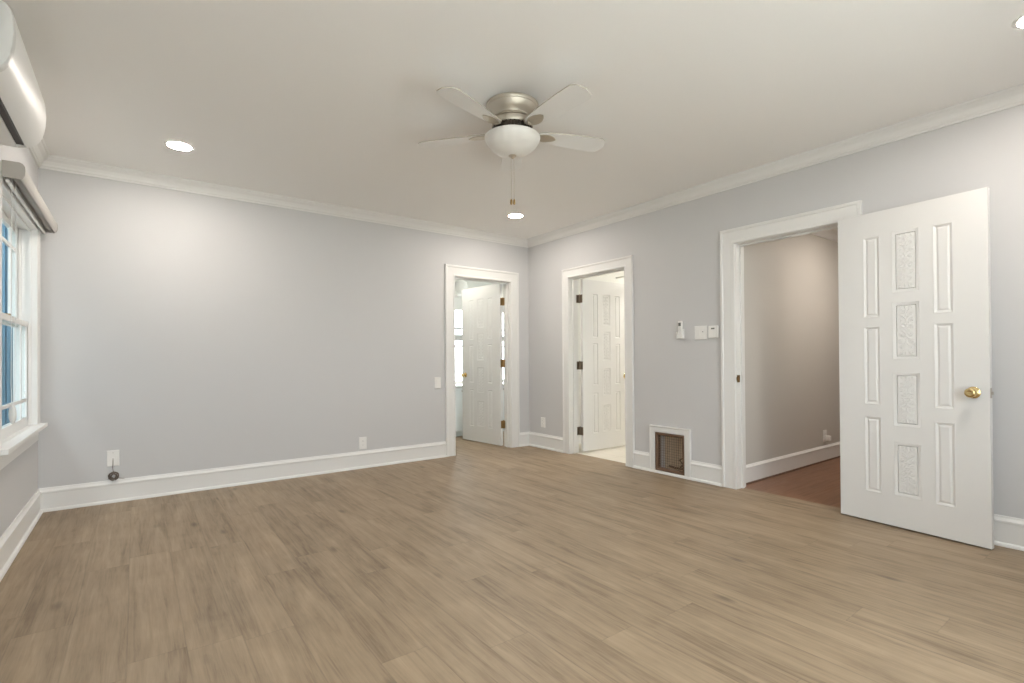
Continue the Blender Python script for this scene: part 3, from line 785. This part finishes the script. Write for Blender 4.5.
for i in range(1, n):
    z = GZ0+0.027 + (GZ1-GZ0-0.054)*i/n; wbox(mb, -hwid+0.027, hwid-0.027, z-0.0013, z+0.0013, -0.005, -0.002)
mb.build('wire_mesh', 'wire', t)
# duct behind
mb = MB(TT)
wbox(mb, -hwid-0.01, hwid+0.01, 0.0, 0.40, -0.24, -0.22)
wbox(mb, -hwid-0.012, -hwid, 0.0, 0.40, -0.22, -0.13); wbox(mb, hwid, hwid+0.012, 0.0, 0.40, -0.22, -0.13)
wbox(mb, -hwid, hwid, 0.0, 0.012, -0.22, -0.13); wbox(mb, -hwid, hwid, 0.385, 0.40, -0.22, -0.13)
mb.build('duct_box', 'cavity', t)
mb = MB(TT)
mb.tube([(-0.09, 0.09, -0.20), (-0.06, 0.08, -0.12), (-0.03, 0.13, -0.10), (-0.07, 0.16, -0.12), (-0.10, 0.11, -0.10), (-0.05, 0.07, -0.08)], 0.009, 10)
mb.tube([(-0.12, 0.05, -0.10), (0.02, 0.05, -0.10), (0.10, 0.05, -0.12)], 0.010, 10)
mb.build('valve_pipe', 'rust', t, smooth=60)

# ------------------------------------------------------------------ small room beyond door A
KY, KX0, KX1, KZ = 1.72, -2.0, 1.25, 2.44
mb = MB(); mb.box(KX0, KX1, TH, KY+0.12, KZ, KZ+0.05); mb.build('ceiling_utility', 'bathwall', kind='structure', label='white ceiling of the room beyond the back wall doorway', cat='ceiling')
mb = MB(); mb.box(0.08, KX1, TH, KY, -0.06, 0); mb.build('floor_utility', 'floor', kind='structure', label='oak plank floor of the room behind the open door', cat='floor')
KW = (-0.55, 1.05, 0.735, 1.885)
wall('wall_utility_back', lambda a, z, dd: (a, KY-dd, z), KX0, KX1, KZ, [KW], m='bathwall', th=0.12, label='white far wall with window seen through the back doorway')
mb = MB(); mb.box(KX0-0.05, KX0, TH, KY+0.12, 0, KZ); mb.build('wall_utility_left', 'bathwall', kind='structure', label='white left wall of the room beyond the back doorway', cat='wall')
mb = MB(); mb.box(KX1, KX1+0.05, TH, KY+0.12, 0, KZ); mb.build('wall_utility_right', 'bathwall', kind='structure', label='white right wall of the room beyond the back doorway', cat='wall')
mb = MB(); mb.box(0.131, KX1, TH-0.05, TH, 0, KZ); mb.build('wall_utility_front', 'bathwall', kind='structure', label='white near wall of the room beyond the back doorway', cat='wall')
T = lambda a, z, dd: (a, KY-dd, z)
t = thing('window_4', 'bright white-framed window seen past the back door', 'window', (0, 0, 0), kind='structure')
mb = MB(T)
u0, u1, z0, z1 = KW
wbox(mb, u0, u1, z0, z0+0.03, -0.10, 0.03); wbox(mb, u0, u1, z1-0.03, z1, -0.10, 0.0)
wbox(mb, u0-0.08, u1+0.08, z1, z1+0.16, 0.0, 0.022); wbox(mb, u0-0.08, u0, z0, z1, 0, 0.02); wbox(mb, u1, u1+0.08, z0, z1, 0, 0.02)
wbox(mb, u0-0.10, u1+0.10, z1+0.16, z1+0.185, 0.0, 0.06)
for x in (u0, (u0+u1)/2+0.25, u1-0.04): wbox(mb, x, x+0.04, z0+0.03, z1-0.03, -0.09, -0.05)
mb.build('window_frame', 'trim', t)
mb = MB(T); wbox(mb, u0, u1, 1.385, 1.475, -0.09, -0.04)
for z in (1.30, 1.575): wbox(mb, u0, u1, z-0.014, z+0.014, -0.085, -0.06)
mb.build('muntins', 'fabric', t)
mb = MB(T); wbox(mb, u0+0.04, u1-0.04, z0+0.03, z1-0.03, -0.073, -0.070); mb.build('glass_pane', 'glass', t)
t2_ = thing('added_utility_light', 'added unseen ceiling light that brightens the room beyond the back doorway', 'ceiling light', (-0.80, 0.70, KZ))  # lamp added to brighten the room past the back door
mb = MB(); mb.lathe([(0.10, 0), (0.12, -0.004), (0.12, -0.012)], n=32, caps=False); mb.build('trim_ring', 'white', t2_, smooth=50)
mb = MB(); mb.lathe([(0.118, -0.010), (0.002, -0.016)], n=32); mb.build('lens', 'utilfill', t2_, smooth=50)
# base cabinet with counter
t = thing('base_cabinet', 'low white cabinet with small knob below the bright window', 'cabinet', (0.0, 1.13, 0.0))
def cbox(mb, *a): mb.box(*a)
mb = MB(); mb.box(-0.60, 0.80, 0.018, 0.585, 0.07, 0.69); mb.box(-0.60, 0.80, 0.07, 0.585, 0.0, 0.07); mb.build('body', 'cabinet', t)
for i, x in enumerate((-0.595, -0.245, 0.105, 0.455)):
    mb = MB(); mb.box(x, x+0.34, 0.0, 0.018, 0.085, 0.675)
    dr = mb.build('cabinet_door', 'cabinet', t, bevel=0.002)
    kx = x+0.305 if i % 2 == 0 else x+0.035
    mb = MB(); mb.lathe([(0.006, 0.0), (0.006, -0.012), (0.014, -0.018), (0.014, -0.025), (0.008, -0.029)], (kx if i else x+0.285, 0, 0.645), 16, 'y'); mb.build('knob', 'steel', dr, smooth=50)
mb = MB(); mb.box(-0.62, 0.82, 1.115, KY, 0.69, 0.722); mb.build('countertop', 'stone', bevel=0.003, label='pale countertop on the low white cabinet', cat='countertop')
# rounded white wall lamp high by the window
t = thing('wall_lamp', 'rounded white fixture high on the wall past the back door', 'wall lamp', (-0.02, KY-0.06, 2.17))
mb = MB(); mb.box(-0.06, 0.06, 0.038, 0.06, -0.03, 0.10); mb.build('backplate', 'white', t, bevel=0.006)
mb = MB(); mb.lathe([(0.030, 0.13), (0.085, 0.10), (0.098, 0.04), (0.095, -0.03), (0.075, -0.085), (0.045, -0.108), (0.01, -0.115)], (0, -0.04, 0), 32); mb.build('lamp_shade', 'glow', t, smooth=60)

# ------------------------------------------------------------------ bathroom beyond door B
BX1, BY0, BY1 = 2.7, -1.85, -0.30
mb = MB(); mb.box(0.08, BX1, BY0, BY1, -0.06, -0.001); mb.build('floor_bathroom', 'tile', kind='structure', label='pale tile floor beyond the bathroom doorway', cat='floor')
mb = MB(); mb.box(0.13, BX1, BY0, BY1, 2.44, 2.5); mb.build('ceiling_bathroom', 'bathwall', kind='structure', label='white bathroom ceiling', cat='ceiling')
mb = MB(); mb.box(BX1, BX1+0.05, BY0, BY1, 0, 2.44); mb.build('wall_bathroom_far', 'bathwall', kind='structure', label='white far wall of the bathroom', cat='wall')
mb = MB(); mb.box(0.131, BX1, BY1, BY1+0.05, 0, 2.44); mb.build('wall_bathroom_left', 'bathwall', kind='structure', label='white left wall of the bathroom', cat='wall')
mb = MB(); mb.box(0.131, BX1, BY0-0.05, BY0, 0, 2.44); mb.build('wall_bathroom_right', 'bathwall', kind='structure', label='white right wall of the bathroom', cat='wall')
t = thing('curtain_rod', 'white rod end seen above the open bathroom door', 'curtain rod', (1.3, -1.1, 2.2))
mb = MB(); mb.tube([(0, -0.74, 0), (0, 0.79, 0)], 0.0125, 14); mb.build('rod', 'white', t, smooth=60)
t = thing('bathroom_light', 'lit round ceiling light inside the bathroom, out of the photo', 'ceiling light', (1.7, -1.45, 2.44))
mb = MB(); mb.lathe([(0.10, 0), (0.12, -0.004), (0.12, -0.012)], n=32, caps=False); mb.build('trim_ring', 'white', t, smooth=50)
mb = MB(); mb.lathe([(0.118, -0.010), (0.002, -0.016)], n=32); mb.build('lens', 'bathlens', t, smooth=50)

# ------------------------------------------------------------------ hallway beyond door C
HY, HX1, HY0 = -2.705, 3.6, -4.0
mb = MB(); mb.box(0.08, HX1, HY0, HY, -0.06, -0.001); mb.build('floor_hallway', 'hallfloor', kind='structure', label='reddish brown wood floor of the hallway', cat='floor')
mb = MB(); mb.box(0.131, HX1, HY, HY+0.08, 0, 2.44); mb.build('wall_hallway_left', 'hallwall_dim', kind='structure', label='grey hallway wall toned for warm dim light, seen through the right doorway', cat='wall')
mb = MB(); mb.box(0.131, HX1, HY0-0.08, HY0, 0, 2.44); mb.build('wall_hallway_right', 'hallwall_dim', kind='structure', label='grey hallway wall toned for warm dim light, hidden behind the folded door', cat='wall')
mb = MB(); mb.box(HX1, HX1+0.05, HY0, HY, 0, 2.44); mb.build('wall_hallway_far', 'hallwall_dim', kind='structure', label='grey end wall of the hallway, toned for warm dim light', cat='wall')
mb = MB(); mb.box(0.13, HX1, HY0, HY, 2.44, 2.5); mb.build('ceiling_hallway', 'ceil', kind='structure', label='off-white hallway ceiling', cat='ceiling')
HB = [(0, 0.014), (0.016, 0.014), (0.016, 0.145), (0.021, 0.148), (0.021, 0.160), (0.014, 0.168), (0.008, 0.180), (0, 0.180)]
TH_ = lambda a, z, dd: (a, HY-dd, z)
baseboard('baseboard_hallway', TH_, [(0.131, HX1, 0, 0)], 'tall white baseboard along the hallway wall', HB, sc=0.9)
baseboard('trim_6', TH_, [(0.131, HX1, 0, 0)], 'dark wood shoe strip under the hallway baseboard', [(0, 0), (0.024, 0), (0.022, 0.010), (0.016, 0.0138), (0, 0.0138)], m='rust')
pr = [(0, -0.085), (0.010, -0.085), (0.014, -0.07), (0.035, -0.035), (0.058, -0.012), (0.066, -0.0005), (0, -0.0005)]
mb = MB(TH_); mb.rings([[(0.131, 2.44+z, dd) for dd, z in pr], [(HX1, 2.44+z, dd) for dd, z in pr]]); mb.build('trim_7', 'trim', kind='structure', label='white crown moulding along the top of the hallway wall', cat='moulding')
t = plate(TH_, 1.82, 0.262, 0.078, 0.122, 'wall_outlet', 'white hallway outlet with a plugged-in white adapter', 'outlet', 'outlet')
L0 = Vector(TH_(1.82, 0.262, 0)); TT = lambda a, z, dd: tuple(Vector(TH_(1.82+a, 0.262+z, dd)) - L0)
mb = MB(TT); wbox(mb, -0.024, 0.024, -0.046, 0.004, 0.0, 0.048)
mb.build('power_adapter', 'white', bevel=0.004, loc=tuple(L0 + Vector((0, -0.008, 0))), label='white power adapter plugged into the hallway outlet', cat='power adapter')
t = thing('added_hallway_light', 'added unseen ceiling light that brightens the hallway', 'ceiling light', (1.5, -3.62, 2.44))  # unseen lamp, added and widened to light the hallway evenly
mb = MB(); mb.lathe([(0.20, 0), (0.22, -0.004), (0.22, -0.020)], n=32, caps=False); mb.build('trim_ring', 'white', t, smooth=50)
mb = MB(); mb.lathe([(0.218, -0.018), (0.002, -0.030)], n=32); mb.build('lens', 'hallfill', t, smooth=50)

# ------------------------------------------------------------------ outdoors
mb = MB(); mb.box(-25, 25, -30, 25, -0.75, -0.65); mb.build('ground', 'groundm', kind='structure', label='ground outside the house, made pale to bounce daylight indoors', cat='ground')  # pale colour chosen to throw daylight up onto the ceiling
t = thing('blue_wall', 'blue board wall at the end of the side yard, seen through the window', 'building wall', (-6.1, 1.45, -0.65))
mb = MB(); mb.box(-0.2, 1.3, 0.02, 0.10, 0, 4.4); mb.build('backing', 'siding', t)
x = -0.2; rnd = random.Random(5)
mb = MB()
while x < 1.22:
    w = 0.085; mb.box(x, x+w, 0.0+rnd.uniform(0, 0.008), 0.02, 0, 4.4); x += w+0.012
mb.build('boards', 'siding', t)

mb = MB(); mb.box(XL-0.75, XL-0.10, YF-0.4, 0.6, 2.70, 2.85); mb.build('added_eave', 'trim', kind='structure', label='unseen eave slab added above the left window to cut its daylight', cat='roof eave')  # slab added outside to shade the side yard and left window
t = thing('sky_block_wall', 'blue board wall added across the side yard to block sky light', 'building wall', (XL-1.75, -1.5, -0.65))  # wall added to keep most sky light off the left window
mb = MB(); mb.box(-0.10, -0.02, -5.5, 2.9, 0, 4.4); mb.build('backing', 'siding', t)
mb = MB(); y_ = -5.5
while y_ < 2.8:
    mb.box(-0.02, rnd.uniform(0, 0.006), y_, y_+0.085, 0, 4.4); y_ += 0.097
mb.build('boards', 'siding', t)

# daylight portals at the windows (guide sky sampling only)
def portal(name, loc, rot, sx, sy):
    l = bpy.data.lights.new(name, 'AREA'); l.shape = 'RECTANGLE'; l.size = sx; l.size_y = sy
    l.cycles.is_portal = True
    o = bpy.data.objects.new(name, l); COL.objects.link(o); o.location = loc; o.rotation_euler = rot
portal('window_portal', (XL-0.16, (WY0+WY1)/2, (WZ0+WZ1)/2), (0, -PI/2, 0), 1.35, 1.15)
for a, b_, c, e in FW:
    portal('window_portal', ((a+b_)/2, YF-0.16, (c+e)/2), (PI/2, 0, 0), 1.2, 1.35)
portal('window_portal', ((KW[0]+KW[1])/2, KY+0.13, (KW[2]+KW[3])/2), (-PI/2, 0, 0), 1.6, 1.15)
